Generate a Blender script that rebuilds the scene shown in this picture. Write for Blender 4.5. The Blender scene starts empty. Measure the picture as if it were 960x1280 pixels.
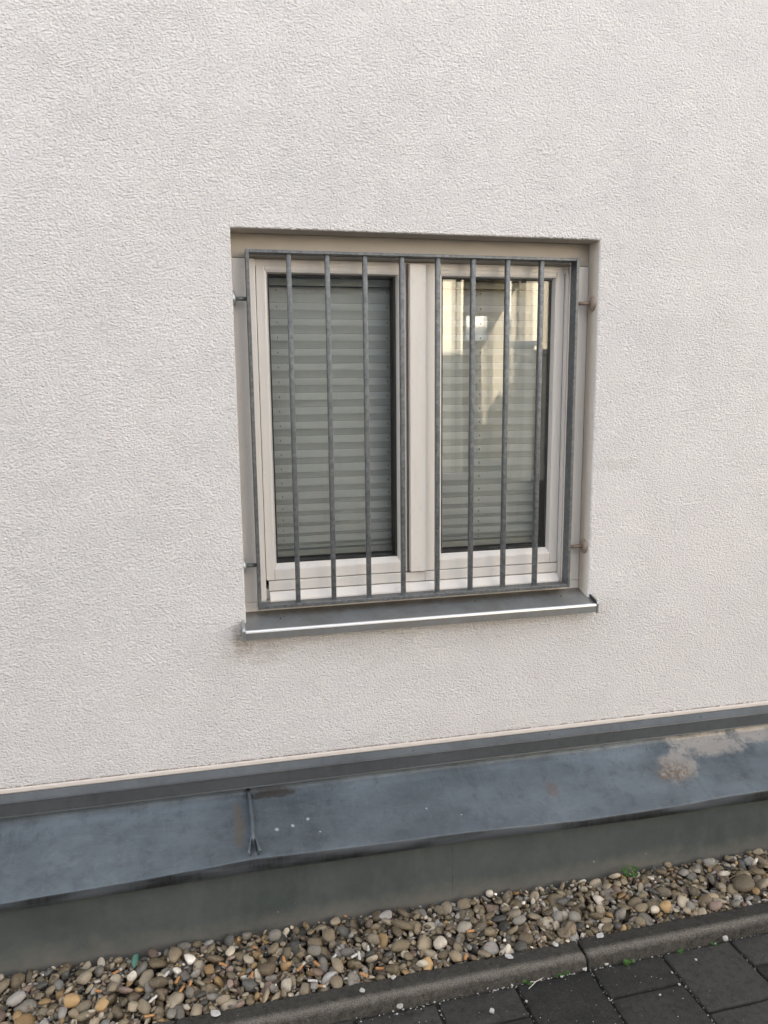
import bpy, bmesh, math, random
import numpy as np
from mathutils import Vector, Matrix, noise, Euler
random.seed(7); rng = np.random.default_rng(7)
S = bpy.context.scene; COL = S.collection
R = math.radians

# ---------------------------------------------------------------- camera
FPX = 965.466
CAM = Vector((-0.08085, -2.03023, 0.62342))
YAW, PITCH, ROLL = R(12.8545), R(9.5024), R(-0.557)
fw = Vector((math.sin(YAW)*math.cos(PITCH), math.cos(YAW)*math.cos(PITCH), -math.sin(PITCH)))
r0 = Vector((math.cos(YAW), -math.sin(YAW), 0)); u0 = r0.cross(fw)
rt = r0*math.cos(ROLL) + u0*math.sin(ROLL); up = u0*math.cos(ROLL) - r0*math.sin(ROLL)
cd = bpy.data.cameras.new('camera'); cam = bpy.data.objects.new('camera', cd); COL.objects.link(cam)
cd.sensor_fit = 'VERTICAL'; cd.sensor_height = 36; cd.sensor_width = 27; cd.lens = FPX/1280*36
cd.clip_start = 0.02; cd.clip_end = 2000
m = Matrix((rt, up, -fw)).transposed().to_4x4(); m.translation = CAM; cam.matrix_world = m
S.camera = cam
def ray(px, py): return fw + rt*((px-480)/FPX) - up*((py-640)/FPX)
def on_z(px, py, z): d = ray(px, py); return CAM + d*((z-CAM.z)/d.z)
def on_y(px, py, y): d = ray(px, py); return CAM + d*((y-CAM.y)/d.y)

# ---------------------------------------------------------------- sky, sun, exposure
SUN_TO = Vector((-0.45, 0.90, 0.0)).normalized(); ELEV = R(27)
SUN_DIR = Vector((SUN_TO.x*math.cos(ELEV), SUN_TO.y*math.cos(ELEV), math.sin(ELEV)))
W = bpy.data.worlds.new('World'); S.world = W; W.use_nodes = True
wn = W.node_tree.nodes; wl = W.node_tree.links
sky = wn.new('ShaderNodeTexSky'); sky.sky_type = 'NISHITA'; sky.sun_disc = False
sky.sun_elevation = ELEV; sky.sun_rotation = math.atan2(SUN_TO.x, SUN_TO.y) % (2*math.pi)
sky.air_density = 1.0; sky.dust_density = 1.6; sky.ozone_density = 1.0
hs = wn.new('ShaderNodeHueSaturation'); hs.inputs['Saturation'].default_value = .22   # paler sky, desaturated to take the blue cast off its light
wl.new(sky.outputs[0], hs.inputs['Color']); wl.new(hs.outputs[0], wn['Background'].inputs[0]); wn['Background'].inputs[1].default_value = 0.145
sd = bpy.data.lights.new('sun', 'SUN'); sd.energy = 5.0; sd.angle = R(0.53); sd.color = (1.0, 0.88, 0.73)
so = bpy.data.objects.new('sun', sd); COL.objects.link(so); so.rotation_euler = SUN_DIR.to_track_quat('Z', 'Y').to_euler()
S.view_settings.view_transform = 'Standard'; S.view_settings.look = 'None'
S.view_settings.gamma = 1.0; S.view_settings.use_curve_mapping = False
S.view_settings.exposure = 2.42
S.cycles.max_bounces = 8; S.cycles.transparent_max_bounces = 16; S.cycles.diffuse_bounces = 4

# ---------------------------------------------------------------- node helpers
class NT:
    def __init__(s, name):
        s.m = bpy.data.materials.new(name); s.m.use_nodes = True
        s.t = s.m.node_tree; s.n = s.t.nodes; s.b = s.n['Principled BSDF']; s.out = s.n['Material Output']
        s.geo = None
    def L(s, a, b): s.t.links.new(a, b)
    def node(s, typ, **kw):
        n = s.n.new(typ)
        for k, v in kw.items(): setattr(n, k, v)
        return n
    def put(s, inp, v):
        if hasattr(v, 'is_linked') or hasattr(v, 'links'): s.L(v, inp)
        else: inp.default_value = v
    def pos(s):
        if s.geo is None: s.geo = s.n.new('ShaderNodeNewGeometry')
        return s.geo.outputs['Position']
    def obj(s): return s.node('ShaderNodeTexCoord').outputs['Object']
    def mapped(s, v, scale=(1,1,1), loc=(0,0,0), rot=(0,0,0)):
        n = s.node('ShaderNodeMapping'); s.L(v, n.inputs[0])
        n.inputs['Scale'].default_value = scale; n.inputs['Location'].default_value = loc; n.inputs['Rotation'].default_value = rot
        return n.outputs[0]
    def noise(s, v, scale, detail=2, rough=.5, dist=0.):
        n = s.node('ShaderNodeTexNoise'); s.L(v, n.inputs['Vector'])
        n.inputs['Scale'].default_value = scale; n.inputs['Detail'].default_value = detail
        n.inputs['Roughness'].default_value = rough; n.inputs['Distortion'].default_value = dist
        return n.outputs['Fac']
    def voro(s, v, scale, feature='F1'):
        n = s.node('ShaderNodeTexVoronoi', feature=feature); s.L(v, n.inputs['Vector']); n.inputs['Scale'].default_value = scale
        return n.outputs['Distance']
    def ramp(s, v, stops, interp='LINEAR'):
        n = s.node('ShaderNodeValToRGB'); s.put(n.inputs[0], v); cr = n.color_ramp; cr.interpolation = interp
        while len(cr.elements) < len(stops): cr.elements.new(.5)
        for e, (p, c) in zip(cr.elements, stops):
            e.position = p; e.color = (c, c, c, 1) if not hasattr(c, '__len__') else (*c[:3], 1)
        return n.outputs[0]
    def math(s, op, a, b=0., c=None, clamp=False):
        n = s.node('ShaderNodeMath', operation=op, use_clamp=clamp); s.put(n.inputs[0], a); s.put(n.inputs[1], b)
        if c is not None: s.put(n.inputs[2], c)
        return n.outputs[0]
    def mix(s, f, a, b, typ='MIX'):
        n = s.node('ShaderNodeMix', data_type='RGBA', blend_type=typ); s.put(n.inputs[0], f)
        for i, v in ((6, a), (7, b)): s.put(n.inputs[i], v if not isinstance(v, tuple) else (*v[:3], 1))
        return n.outputs[2]
    def bump(s, h, strength=.5, dist=.002, normal=None):
        n = s.node('ShaderNodeBump'); s.put(n.inputs['Height'], h); n.inputs['Strength'].default_value = strength
        n.inputs['Distance'].default_value = dist
        if normal is not None: s.L(normal, n.inputs['Normal'])
        return n.outputs[0]
    def sep(s, v): n = s.node('ShaderNodeSeparateXYZ'); s.L(v, n.inputs[0]); return n.outputs
    def done(s, col, rough=.6, metal=0., normal=None, spec=.5):
        s.put(s.b.inputs['Base Color'], col if not isinstance(col, tuple) else (*col[:3], 1))
        s.put(s.b.inputs['Roughness'], rough); s.put(s.b.inputs['Metallic'], metal)
        s.b.inputs['Specular IOR Level'].default_value = spec
        if normal is not None: s.L(normal, s.b.inputs['Normal'])
        return s.m

M = {}
def plain(name, col, rough=.6, metal=0., nscale=30, var=.15, bump=0., bscale=200, spec=.5):
    t = NT(name); p = t.pos()
    n = t.noise(p, nscale, 4, .6)
    c = t.mix(n, tuple(x*(1-var) for x in col), tuple(min(1, x*(1+var)) for x in col))
    nb = t.bump(t.noise(p, bscale, 3), .5, bump) if bump else None
    M[name] = t.done(c, rough, metal, nb, spec)

# stucco: scratched fine render with soft grain
t = NT('stucco'); p = t.pos()
warp = t.node('ShaderNodeTexNoise'); t.L(p, warp.inputs['Vector']); warp.inputs['Scale'].default_value = 9; warp.inputs['Detail'].default_value = 1
wv = t.node('ShaderNodeVectorMath', operation='MULTIPLY_ADD'); t.L(warp.outputs['Color'], wv.inputs[0]); wv.inputs[1].default_value = (.022, .022, .022); t.L(p, wv.inputs[2])
pm = t.mapped(wv.outputs[0], scale=(.80, 1, 1.12), rot=(0, R(18), 0))
g1 = t.noise(pm, 215, 2, .6, .0); g2 = t.noise(pm, 480, 2, .55, .0); g3 = t.noise(p, 40, 2, .5)
vg = t.node('ShaderNodeTexVoronoi', feature='SMOOTH_F1'); t.L(pm, vg.inputs['Vector']); vg.inputs['Scale'].default_value = 170; vg.inputs['Smoothness'].default_value = .35
amp = t.ramp(t.noise(p, 5., 3), [(.3, .75), (.7, 1.)])
h = t.math('ADD', t.math('MULTIPLY', t.ramp(g1, [(.30, 0), (.52, .7), (.70, 1)]), .50), t.math('ADD', t.math('MULTIPLY', g2, .22), t.math('MULTIPLY', g3, .10)))
h = t.math('MULTIPLY', t.math('ADD', h, t.math('MULTIPLY', vg.outputs['Distance'], -.42)), amp)
big = t.noise(p, 1.3, 4, .6); mid = t.noise(p, 7, 4, .6)
c = t.mix(t.ramp(big, [(.35, 0), (.65, 1)]), (.745, .726, .712), (.785, .757, .742)); c = t.mix(t.math('MULTIPLY', t.ramp(t.noise(t.mapped(p, loc=(7, 0, 3)), 2.1, 3), [(.48, 0), (.7, 1)]), .5), c, (.80, .755, .74))
c = t.mix(t.math('MULTIPLY', t.ramp(mid, [(.5, 0), (.75, 1)]), .25), c, (.68, .65, .62))
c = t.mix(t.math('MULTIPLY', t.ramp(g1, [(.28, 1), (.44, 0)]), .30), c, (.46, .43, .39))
# splash dirt at the foot and brown runs under the sill ends
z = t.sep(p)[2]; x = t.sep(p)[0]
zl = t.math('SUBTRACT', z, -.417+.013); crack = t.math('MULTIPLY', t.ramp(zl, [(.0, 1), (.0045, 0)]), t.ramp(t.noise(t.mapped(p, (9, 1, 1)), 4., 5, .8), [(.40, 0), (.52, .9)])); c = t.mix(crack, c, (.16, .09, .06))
def blob(cx, cz, rx, rz, st):
    a = t.math('POWER', t.math('DIVIDE', t.math('SUBTRACT', x, cx), rx), 2); b = t.math('POWER', t.math('DIVIDE', t.math('SUBTRACT', z, cz), rz), 2)
    e = t.math('SUBTRACT', 1, t.math('ADD', a, b), clamp=True)
    return t.math('MULTIPLY', t.math('MULTIPLY', e, t.ramp(t.noise(p, 60, 3, .6), [(.3, 0.2), (.7, 1)])), st)
for bl in ((-.012, -.050, .035, .06, .95), (.03, -.085, .11, .06, .40), (.46, -.10, .35, .07, .12), (1.06, .60, .06, .05, .10), (.99, -.10, .09, .09, .10), (1.07, .38, .10, .02, .25), (.35, -.385, .9, .03, .10), (.75, -.09, .25, .06, .08)):
    c = t.mix(blob(*bl), c, (.36, .30, .23))
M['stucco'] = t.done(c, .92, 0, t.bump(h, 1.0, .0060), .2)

plain('reveal_plaster', (.62, .565, .50), .85, nscale=18, var=.08, bump=.0006, bscale=260, spec=.2)
plain('bead', (.66, .60, .55), .8, nscale=25, var=.08, bump=.0005, bscale=150, spec=.2)
t = NT('upvc'); p = t.pos()
dirt = t.ramp(t.noise(t.mapped(p, (40, 1, 6)), 1.0, 5, .7), [(.50, 0), (.85, 1)])
fine = t.ramp(t.noise(p, 55, 4, .7), [(.62, 0), (.80, 1)])
c = t.mix(t.math('MULTIPLY', dirt, .35), (.76, .725, .68), (.58, .52, .45)); c = t.mix(t.math('MULTIPLY', fine, .35), c, (.40, .32, .23))
t2 = c; M['upvc'] = t.done(c, t.ramp(dirt, [(0, .28), (1, .5)]), 0, t.bump(t.noise(p, 12, 2), .08, .01), .5)
plain('frame_extension_shaded', (.43, .385, .325), .6, var=.10, nscale=14, spec=.3)  # darker beige: the reveal's shade is put into the top panel's colour
plain('gasket', (.03, .03, .03), .6, var=.2)
plain('steel_dark', (.10, .10, .10), .5, .6, var=.2)
plain('brown_steel', (.22, .17, .13), .55, .3, 60, .3, .0004)
plain('rosette', (.34, .27, .22), .45, .2, 60, .15)

# galvanised steel of the grille
t = NT('galvanised'); p = t.pos()
sp = t.node('ShaderNodeTexVoronoi'); t.L(p, sp.inputs['Vector']); sp.inputs['Scale'].default_value = 170
v1 = t.sep(sp.outputs['Color'])[0]; n1 = t.noise(p, 90, 4, .7); n2 = t.noise(p, 14, 3)
c = t.mix(v1, (.10, .106, .110), (.155, .163, .168)); c = t.mix(t.ramp(n1, [(.45, 0), (.75, .7)]), c, (.27, .28, .285)); c = t.mix(t.ramp(n2, [(.55, 0), (.8, .5)]), c, (.07, .075, .078))
M['galvanised'] = t.done(c, t.ramp(v1, [(0, .42), (1, .58)]), .55, t.bump(n1, .5, .0012))

# weathered zinc sheet
def zinc(name, base, light, dark, seed, stain=False):
    t = NT(name); p = t.pos()
    n1 = t.noise(t.mapped(p, (1, 1.6, 1.6), loc=(seed, 0, 0)), 3.2, 6, .65); n2 = t.noise(p, 22, 5, .7); n3 = t.noise(t.mapped(p, (3, 12, 12), rot=(0, 0, R(4))), 14, 3, .6)
    c = t.mix(t.ramp(n1, [(.34, 0), (.68, 1)]), base, light)
    c = t.mix(t.ramp(n2, [(.50, 0), (.78, .6)]), c, dark)
    c = t.mix(t.ramp(n3, [(.60, 0), (.80, .35)]), c, light)
    run = t.noise(t.mapped(p, (34, 4, 4), loc=(seed, 1, 0)), 1., 5, .75); c = t.mix(t.ramp(run, [(.52, 0), (.80, .55)]), c, light); c = t.mix(t.ramp(run, [(.20, .5), (.42, 0)]), c, dark)
    mott = t.noise(p, 160, 4, .75); c = t.mix(t.ramp(mott, [(.52, 0), (.80, .5)]), c, light)
    for (rz_, sc_, th) in ((R(17), 6., .755), (R(-28), 9., .76), (R(4), 5., .75)):
        sc1 = t.noise(t.mapped(t.mapped(p, rot=(0, 0, rz_)), (1., 45., 0.), loc=(seed*3+sc_, 0, 0)), sc_, 2, .5)
        c = t.mix(t.ramp(sc1, [(th, 0), (th+.04, .30)]), c, (.36, .38, .41))
    dots = t.math('MULTIPLY', t.ramp(t.voro(p, 34), [(.03, 1), (.09, 0)]), t.ramp(t.noise(p, 9, 1), [(.60, 0), (.66, .5)]))
    c = t.mix(dots, c, (.34, .36, .38))
    rough = t.ramp(n2, [(.3, .38), (.7, .58)])
    if stain:
        xyz = t.sep(p)
        def el(cx, cy, rx, ry, n, tilt=0.):
            dx = t.math('SUBTRACT', xyz[0], cx); dy = t.math('SUBTRACT', xyz[1], cy)
            dx = t.math('ADD', dx, t.math('MULTIPLY', dy, tilt))
            a = t.math('ADD', t.math('POWER', t.math('DIVIDE', dx, rx), 2), t.math('POWER', t.math('DIVIDE', dy, ry), 2))
            return t.ramp(t.math('ADD', a, t.math('MULTIPLY', t.math('SUBTRACT', n, .5), 3.2)), [(.30, 1), (1.25, 0)])
        ns = t.noise(p, 22, 5, .7)
        for (cx, cy, rx, ry, ti) in ((1.28, -.085, .075, .055, -.3), (1.42, -.030, .15, .045, .9), (1.60, -.015, .14, .03, 0)):
            c = t.mix(t.math('MULTIPLY', el(cx, cy, rx, ry, ns, ti), .85), c, (.30, .275, .25))
        br = t.math('MULTIPLY', el(1.255, -.10, .07, .045, ns), t.ramp(t.noise(p, 75, 5, .75), [(.42, 0), (.56, .8)]))
        c = t.mix(br, c, (.13, .085, .05)); 
        c = t.mix(t.math('MULTIPLY', el(.855, -.10, .022, .03, ns), .4), c, (.13, .08, .05))
        c = t.mix(t.math('MULTIPLY', el(-.045, -.09, .016, .085, ns), .55), c, (.13, .10, .06))
        c = t.mix(t.math('MULTIPLY', el(.045, -.015, .09, .012, ns), .8), c, (.03, .022, .014))
        for (px_, py_, rr) in ((366, 1031, .006), (385, 1025, .0055), (346, 1035, .006), (333, 1062, .004), (400, 1034, .004), (533, 1008, .004), (577, 1010, .0035)):
            q = on_z(px_, py_, -.545); c = t.mix(t.math('MULTIPLY', el(q.x, q.y, rr, rr*.9, ns), .6), c, (.55, .57, .58))
    return t, c, rough, n1, n2
t, c, rough, n1, n2 = zinc('zinc', (.070, .084, .095), (.150, .176, .198), (.045, .051, .055), 0., True)
M['zinc'] = t.done(c, rough, .45, t.bump(t.math('ADD', n1, t.math('MULTIPLY', n2, .08)), .6, .011))
t, c, rough, n1, n2 = zinc('zinc_strip', (.075, .081, .084), (.11, .119, .126), (.05, .05, .049), 5.)
M['zinc_strip'] = t.done(c, rough, .35, t.bump(n1, .3, .003))
t = NT('zinc_drip'); p = t.pos()
st = t.noise(t.mapped(p, (70, 1, 7)), 1., 5, .75); bg = t.noise(t.mapped(p, (1, 1, 6)), 3.0, 4)
f = t.math('MULTIPLY', t.ramp(st, [(.25, .55), (.70, 1)]), t.ramp(bg, [(.40, .1), (.54, 1)]))
c = t.mix(f, (.10, .112, .124), (.010, .010, .010)); M['zinc_drip'] = t.done(c, .5, .35)
t = NT('aluminium_sill'); p = t.pos(); n = t.noise(p, 8, 5, .65)
c = t.mix(t.ramp(n, [(.4, 0), (.7, 1)]), (.34, .355, .36), (.26, .25, .235)); y = t.sep(p)[1]
bk = t.math('MULTIPLY', t.ramp(t.math('ADD', y, t.math('MULTIPLY', t.math('SUBTRACT', t.noise(p, 20, 4, .7), .5), .06)), [(.02, 0), (.06, 1)]), .8)
c = t.mix(bk, c, (.13, .10, .07)); M['aluminium_sill'] = t.done(c, t.ramp(n, [(.3, .28), (.7, .42)]), .6, t.bump(n, .1, .004))
plain('highlight_aluminium', (.88, .88, .87), .35, .6, 30, .04)  # near-white metal that paints the glint on the sill lip
plain('aluminium_lip', (.40, .41, .41), .3, .7, 30, .06)

# painted plinth
t = NT('plinth_paint'); p = t.pos()
n1 = t.noise(p, 4.5, 6, .7); n2 = t.noise(t.mapped(p, (11, 1, 2.5)), 1., 5, .7); n3 = t.noise(p, 70, 3)
c = t.mix(t.ramp(n1, [(.35, 0), (.7, 1)]), (.052, .062, .060), (.086, .098, .094)); c = t.mix(t.ramp(n2, [(.5, 0), (.8, .5)]), c, (.115, .122, .116))
z = t.sep(p)[2]; sp_ = t.ramp(t.math('ADD', z, t.math('MULTIPLY', t.math('SUBTRACT', t.noise(p, 14, 4, .7), .5), .10)), [(.0, 1), (.04, 0)])
low = t.math('ADD', z, .80); lowm = t.ramp(t.math('ADD', low, t.math('MULTIPLY', t.math('SUBTRACT', t.noise(p, 14, 4, .7), .5), .10)), [(.0, .75), (.06, 0)])
c = t.mix(lowm, c, (.16, .150, .130)); wd = t.ramp(t.voro(p, 21), [(.045, .7), (.075, 0)])
c = t.mix(t.math('MULTIPLY', wd, t.ramp(t.noise(p, 6, 1), [(.56, 0), (.6, .8)])), c, (.4, .41, .39))
M['plinth_paint'] = t.done(c, .7, 0, t.bump(t.math('ADD', n3, n1), .25, .0015), .35)

def stone(name, attr):
    t = NT(name); o = t.obj()
    if attr: a = t.node('ShaderNodeAttribute', attribute_name='tint'); rv = a.outputs['Fac']
    else: rv = t.node('ShaderNodeObjectInfo').outputs['Random']
    stops = [(.0, (.045, .046, .046)), (.0001, (.060, .062, .062)), (.07, (.15, .125, .09)), (.18, (.19, .165, .125)), (.30, (.135, .115, .080)), (.40, (.24, .215, .175)),
             (.50, (.175, .175, .175)), (.60, (.215, .215, .22)), (.68, (.12, .105, .08)), (.76, (.29, .265, .225)), (.84, (.25, .175, .09)), (.90, (.17, .13, .115)), (.95, (.34, .32, .29)), (.98, (.52, .51, .49))]
    c = t.ramp(rv, stops, 'CONSTANT'); c = t.mix(1., c, (1.12, 1.1, 1.08), 'MULTIPLY')
    hv = t.math('FRACT', t.math('MULTIPLY', rv, 91.7)); c = t.mix(1., c, t.ramp(hv, [(0, (.62, .57, .49)), (.35, (1.0, .92, .78)), (.7, (1.35, 1.29, 1.18)), (1, (1.9, 1.82, 1.68))]), 'MULTIPLY')
    w = t.node('ShaderNodeVectorMath', operation='ADD'); t.L(t.pos(), w.inputs[0])
    n = t.noise(w.outputs[0], 55, 5, .65); f = t.noise(w.outputs[0], 420, 2, .6)
    c = t.mix(t.ramp(n, [(.35, .45), (.65, 0)]), c, t.mix(1., c, (.55, .48, .38), 'MULTIPLY')); c = t.mix(t.ramp(f, [(.5, 0), (.8, .35)]), c, (.38, .36, .33))
    M[name] = t.done(c, .62, 0, t.bump(f, .25, .0008), .35)
stone('pebble_stone', False); stone('pebble_stone_mass', True)

# concrete pavers / kerb: dark, speckled, weathered
def concrete(name, base, light, speck, bandy=None):
    t = NT(name); p = t.pos(); oi = t.node('ShaderNodeObjectInfo').outputs['Random']
    n1 = t.noise(p, 11, 5, .65); n2 = t.noise(p, 330, 3, .7); n3 = t.noise(p, 900, 2, .5); n4 = t.noise(p, 60, 4, .7)
    c = t.mix(t.ramp(n1, [(.35, 0), (.7, 1)]), base, light); c = t.mix(.5, c, t.mix(oi, tuple(v*.65 for v in base), tuple(v*1.5 for v in light)))
    c = t.mix(t.ramp(n2, [(.55, 0), (.72, .7)]), c, speck); c = t.mix(t.ramp(n4, [(.48, 0), (.7, .55)]), c, tuple(v*.45 for v in base))
    if bandy:
        y = t.math('SUBTRACT', t.sep(p)[1], t.math('MULTIPLY', t.sep(p)[0], .018)); b = t.ramp(t.math('ADD', t.math('ABSOLUTE', t.math('SUBTRACT', y, bandy)), t.math('MULTIPLY', t.math('SUBTRACT', n4, .5), .012)), [(.002, .9), (.016, 0)])
        c = t.mix(t.math('MULTIPLY', b, t.ramp(n2, [(.36, .15), (.6, 1)])), c, (.26, .235, .20))
    wd = t.ramp(t.voro(p, 75), [(.05, 1), (.09, 0)]); c = t.mix(t.math('MULTIPLY', wd, t.ramp(t.noise(p, 31, 1), [(.60, 0), (.64, .9)])), c, (.42, .41, .39))
    M[name] = t.done(c, .85, 0, t.bump(t.math('ADD', n2, t.math('MULTIPLY', n4, .8)), 1., .0032), .25)
concrete('paver_concrete', (.022, .0212, .0195), (.056, .0535, .049), (.12, .115, .105))
concrete('kerb_concrete', (.026, .024, .021), (.056, .052, .045), (.15, .137, .118), -.463)
plain('joint_sand', (.026, .023, .018), .95, var=.5, bump=.002, bscale=150, nscale=120)
plain('soil', (.05, .042, .032), .95, var=.4, bump=.003, bscale=90, nscale=60)
plain('asphalt', (.055, .055, .055), .9, var=.2, bump=.002, bscale=150, nscale=8)
plain('chip_white', (.46, .45, .42), .8, var=.2, nscale=150, bump=.001, bscale=300)
plain('filter_orange', (.43, .215, .085), .75, var=.25, nscale=200)
plain('paper_white', (.56, .53, .48), .8, var=.15, nscale=120)
plain('ash', (.12, .11, .10), .9, var=.4, nscale=300)
plain('leaf_teal', (.17, .36, .28), .5, var=.25, nscale=80)
plain('weed_green', (.055, .13, .025), .5, var=.4, nscale=60)
plain('twig_brown', (.16, .115, .07), .8, var=.3, nscale=120)
plain('crumb', (.03, .022, .015), .9, var=.5, nscale=200)
# pleated fabric lets some light through
t = NT('blind_fabric'); p = t.pos(); n = t.noise(t.mapped(p, (30, 1, 300)), 1., 3)
c = t.mix(n, (.82, .84, .83), (.87, .89, .88)); M['blind_fabric'] = t.done(c, .8, 0, None, .2)
plain('blind_rail', (.55, .57, .53), .45, .2)
plain('room_paint', (.10, .10, .09), .9)
# clear pane: Fresnel mirror over clear glass
t = NT('glass'); gl = t.node('ShaderNodeBsdfGlossy'); gl.inputs['Roughness'].default_value = 0.0; gl.inputs['Color'].default_value = (.97, 1, .985, 1)
tr = t.node('ShaderNodeBsdfTransparent'); tr.inputs['Color'].default_value = (.988, .991, .9895, 1); fr = t.node('ShaderNodeFresnel'); fr.inputs['IOR'].default_value = 1.55
wob = t.bump(t.noise(t.pos(), 2.0, 1), .04, .02); t.L(wob, gl.inputs['Normal'])
mx = t.node('ShaderNodeMixShader'); t.L(fr.outputs[0], mx.inputs[0]); t.L(tr.outputs[0], mx.inputs[1]); t.L(gl.outputs[0], mx.inputs[2]); t.L(mx.outputs[0], t.out.inputs['Surface']); M['glass'] = t.m
plain('cream_render', (.78, .71, .59), .9, var=.05, nscale=2)
plain('grey_render', (.06, .065, .07), .9, var=.12, nscale=2)
plain('white_paint', (.80, .78, .74), .6, var=.04)
plain('roof_tile', (.16, .07, .045), .8, var=.2, nscale=6)
plain('dark_glass', (.03, .035, .04), .15, var=.1)

# ---------------------------------------------------------------- mesh helpers
def link(name, me, mat=None, parent=None, **props):
    o = bpy.data.objects.new(name, me); COL.objects.link(o)
    if mat is not None and me is not None: me.materials.append(M[mat])
    if parent is not None: o.parent = parent
    for k, v in props.items(): o[k] = v
    return o
def empty(name, loc=(0,0,0), parent=None, **props):
    o = link(name, None, None, parent, **props); o.location = loc; o.empty_display_size = .1; return o
def from_bm(name, bm, mat, parent=None, smooth=False, **props):
    bmesh.ops.recalc_face_normals(bm, faces=bm.faces)
    me = bpy.data.meshes.new(name); bm.to_mesh(me); bm.free()
    if smooth: me.shade_smooth()
    return link(name, me, mat, parent, **props)
def add_box(bm, a, b, bev=0., seg=2):
    r = bmesh.ops.create_cube(bm, size=1.0)['verts']
    for v in r: v.co = Vector([(a[i]+b[i])/2 + v.co[i]*(b[i]-a[i]) for i in range(3)])
    if bev:
        es = list({e for v in r for e in v.link_edges})
        bmesh.ops.bevel(bm, geom=es, offset=bev, segments=seg, profile=.5, affect='EDGES')
def box(name, a, b, mat, parent=None, bev=0., **p):
    bm = bmesh.new(); add_box(bm, a, b, bev); return from_bm(name, bm, mat, parent, **p)
def extrude_x(name, prof, x0, x1, mat, parent=None, closed=True, smooth=False, **p):
    bm = bmesh.new(); A = [bm.verts.new((x0, y, z)) for y, z in prof]; B = [bm.verts.new((x1, y, z)) for y, z in prof]
    n = len(prof)
    for i in range(n if closed else n-1): bm.faces.new((A[i], A[(i+1) % n], B[(i+1) % n], B[i]))
    if closed: bm.faces.new(A[::-1]); bm.faces.new(B)
    return from_bm(name, bm, mat, parent, smooth, **p)
def ring_frame(bm, x0, x1, z0, z1, wl, wr, wt, wb, yf, yb, bev=.0015):   # four butted rails around an opening
    add_box(bm, (x0, yf, z0), (x0+wl, yb, z1), bev); add_box(bm, (x1-wr, yf, z0), (x1, yb, z1), bev)
    add_box(bm, (x0+wl+.0004, yf+.0006, z1-wt), (x1-wr-.0004, yb, z1), bev); add_box(bm, (x0+wl+.0004, yf+.0006, z0), (x1-wr-.0004, yb, z0+wb), bev)
def tube(bm, pts, rad, n=8):
    rings = []
    for i, q in enumerate(pts):
        q = Vector(q); d = (Vector(pts[min(i+1, len(pts)-1)])-Vector(pts[max(i-1, 0)])).normalized()
        a = d.orthogonal().normalized(); b = d.cross(a); rr = rad[i] if hasattr(rad, '__len__') else rad
        rings.append([bm.verts.new(q + a*rr*math.cos(2*math.pi*k/n) + b*rr*math.sin(2*math.pi*k/n)) for k in range(n)])
    for A, B in zip(rings, rings[1:]):
        for k in range(n): bm.faces.new((A[k], A[(k+1) % n], B[(k+1) % n], B[k]))
    bm.faces.new(rings[0][::-1]); bm.faces.new(rings[-1])

Z_PAVE = -.835; Z_KERB = -.800; Z_GRAV = -.797; SL = .018
# ---------------------------------------------------------------- ground
bm = bmesh.new(); s = 600.
vs = [bm.verts.new(v) for v in ((-s, -s, Z_PAVE-.03), (s, -s, Z_PAVE-.03), (s, s, Z_PAVE-.03), (-s, s, Z_PAVE-.03))]; bm.faces.new(vs)
from_bm('street_ground', bm, 'asphalt', kind='structure')

# ---------------------------------------------------------------- the house with the window
WX0, WX1, WZ0, WZ1 = 0.0, 1.0, -.012, 1.0045
ZB = -.417; TOPZ = 6.6
house = empty('house', (0, 0, Z_PAVE), label='white rough-rendered house with barred window and zinc-covered base', category='house')
def HP(o): o.parent = house; o.matrix_parent_inverse = Matrix.Translation((0, 0, -Z_PAVE)); return o
bm = bmesh.new()
def contour(off, jit, y):
    pts = []
    x0, x1, z0, z1 = WX0-off, WX1+off, WZ0-off, WZ1+off; st = .004
    n = int((WX1-WX0)/st); mth = int((WZ1-WZ0)/st)
    for i in range(n): pts.append((x0+(x1-x0)*i/n, z0))
    for i in range(mth): pts.append((x1, z0+(z1-z0)*i/mth))
    for i in range(n): pts.append((x1-(x1-x0)*i/n, z1))
    for i in range(mth): pts.append((x0, z1-(z1-z0)*i/mth))
    out = []
    for (x, z) in pts:
        j = noise.noise_vector(Vector((x*95, 3.1, z*95)))*jit + noise.noise_vector(Vector((x*230, 9.1, z*230)))*jit*.6
        out.append(bm.verts.new((x+j.x, y + (abs(j.y)*.4 if jit else 0), z+j.z)))
    return out
c0 = contour(.004, .0016, 0.); c1 = contour(.0008, .0012, .0035); c2 = contour(0, 0, .010); c3 = contour(0, 0, .0585); c4 = contour(0, 0, .30)
outer = [bm.verts.new(v) for v in ((-9, 0, ZB+.0125), (9, 0, ZB+.0125), (9, 0, TOPZ), (-9, 0, TOPZ))]
eds = [bm.edges.new((c0[i], c0[(i+1) % len(c0)])) for i in range(len(c0))] + [bm.edges.new((outer[i], outer[(i+1) % 4])) for i in range(4)]
bmesh.ops.triangle_fill(bm, edges=eds, use_beauty=True)
for A, B in ((c0, c1), (c1, c2), (c2, c3), (c3, c4)):
    for i in range(len(A)):
        k = (i+1) % len(A); f = bm.faces.new((A[i], A[k], B[k], B[i])); f.material_index = 0 if A is c0 else 1; f.smooth = True
me = bpy.data.meshes.new('wall'); bmesh.ops.recalc_face_normals(bm, faces=bm.faces); bm.to_mesh(me); bm.free()
me.materials.append(M['stucco']); me.materials.append(M['reveal_plaster'])
HP(link('wall', me)); 
bm = bmesh.new(); add_box(bm, (-9, .42, Z_PAVE-.03), (9, 9, TOPZ)); add_box(bm, (-9.2, .001, TOPZ+.002), (9.2, 9.2, TOPZ+.2))
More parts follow.
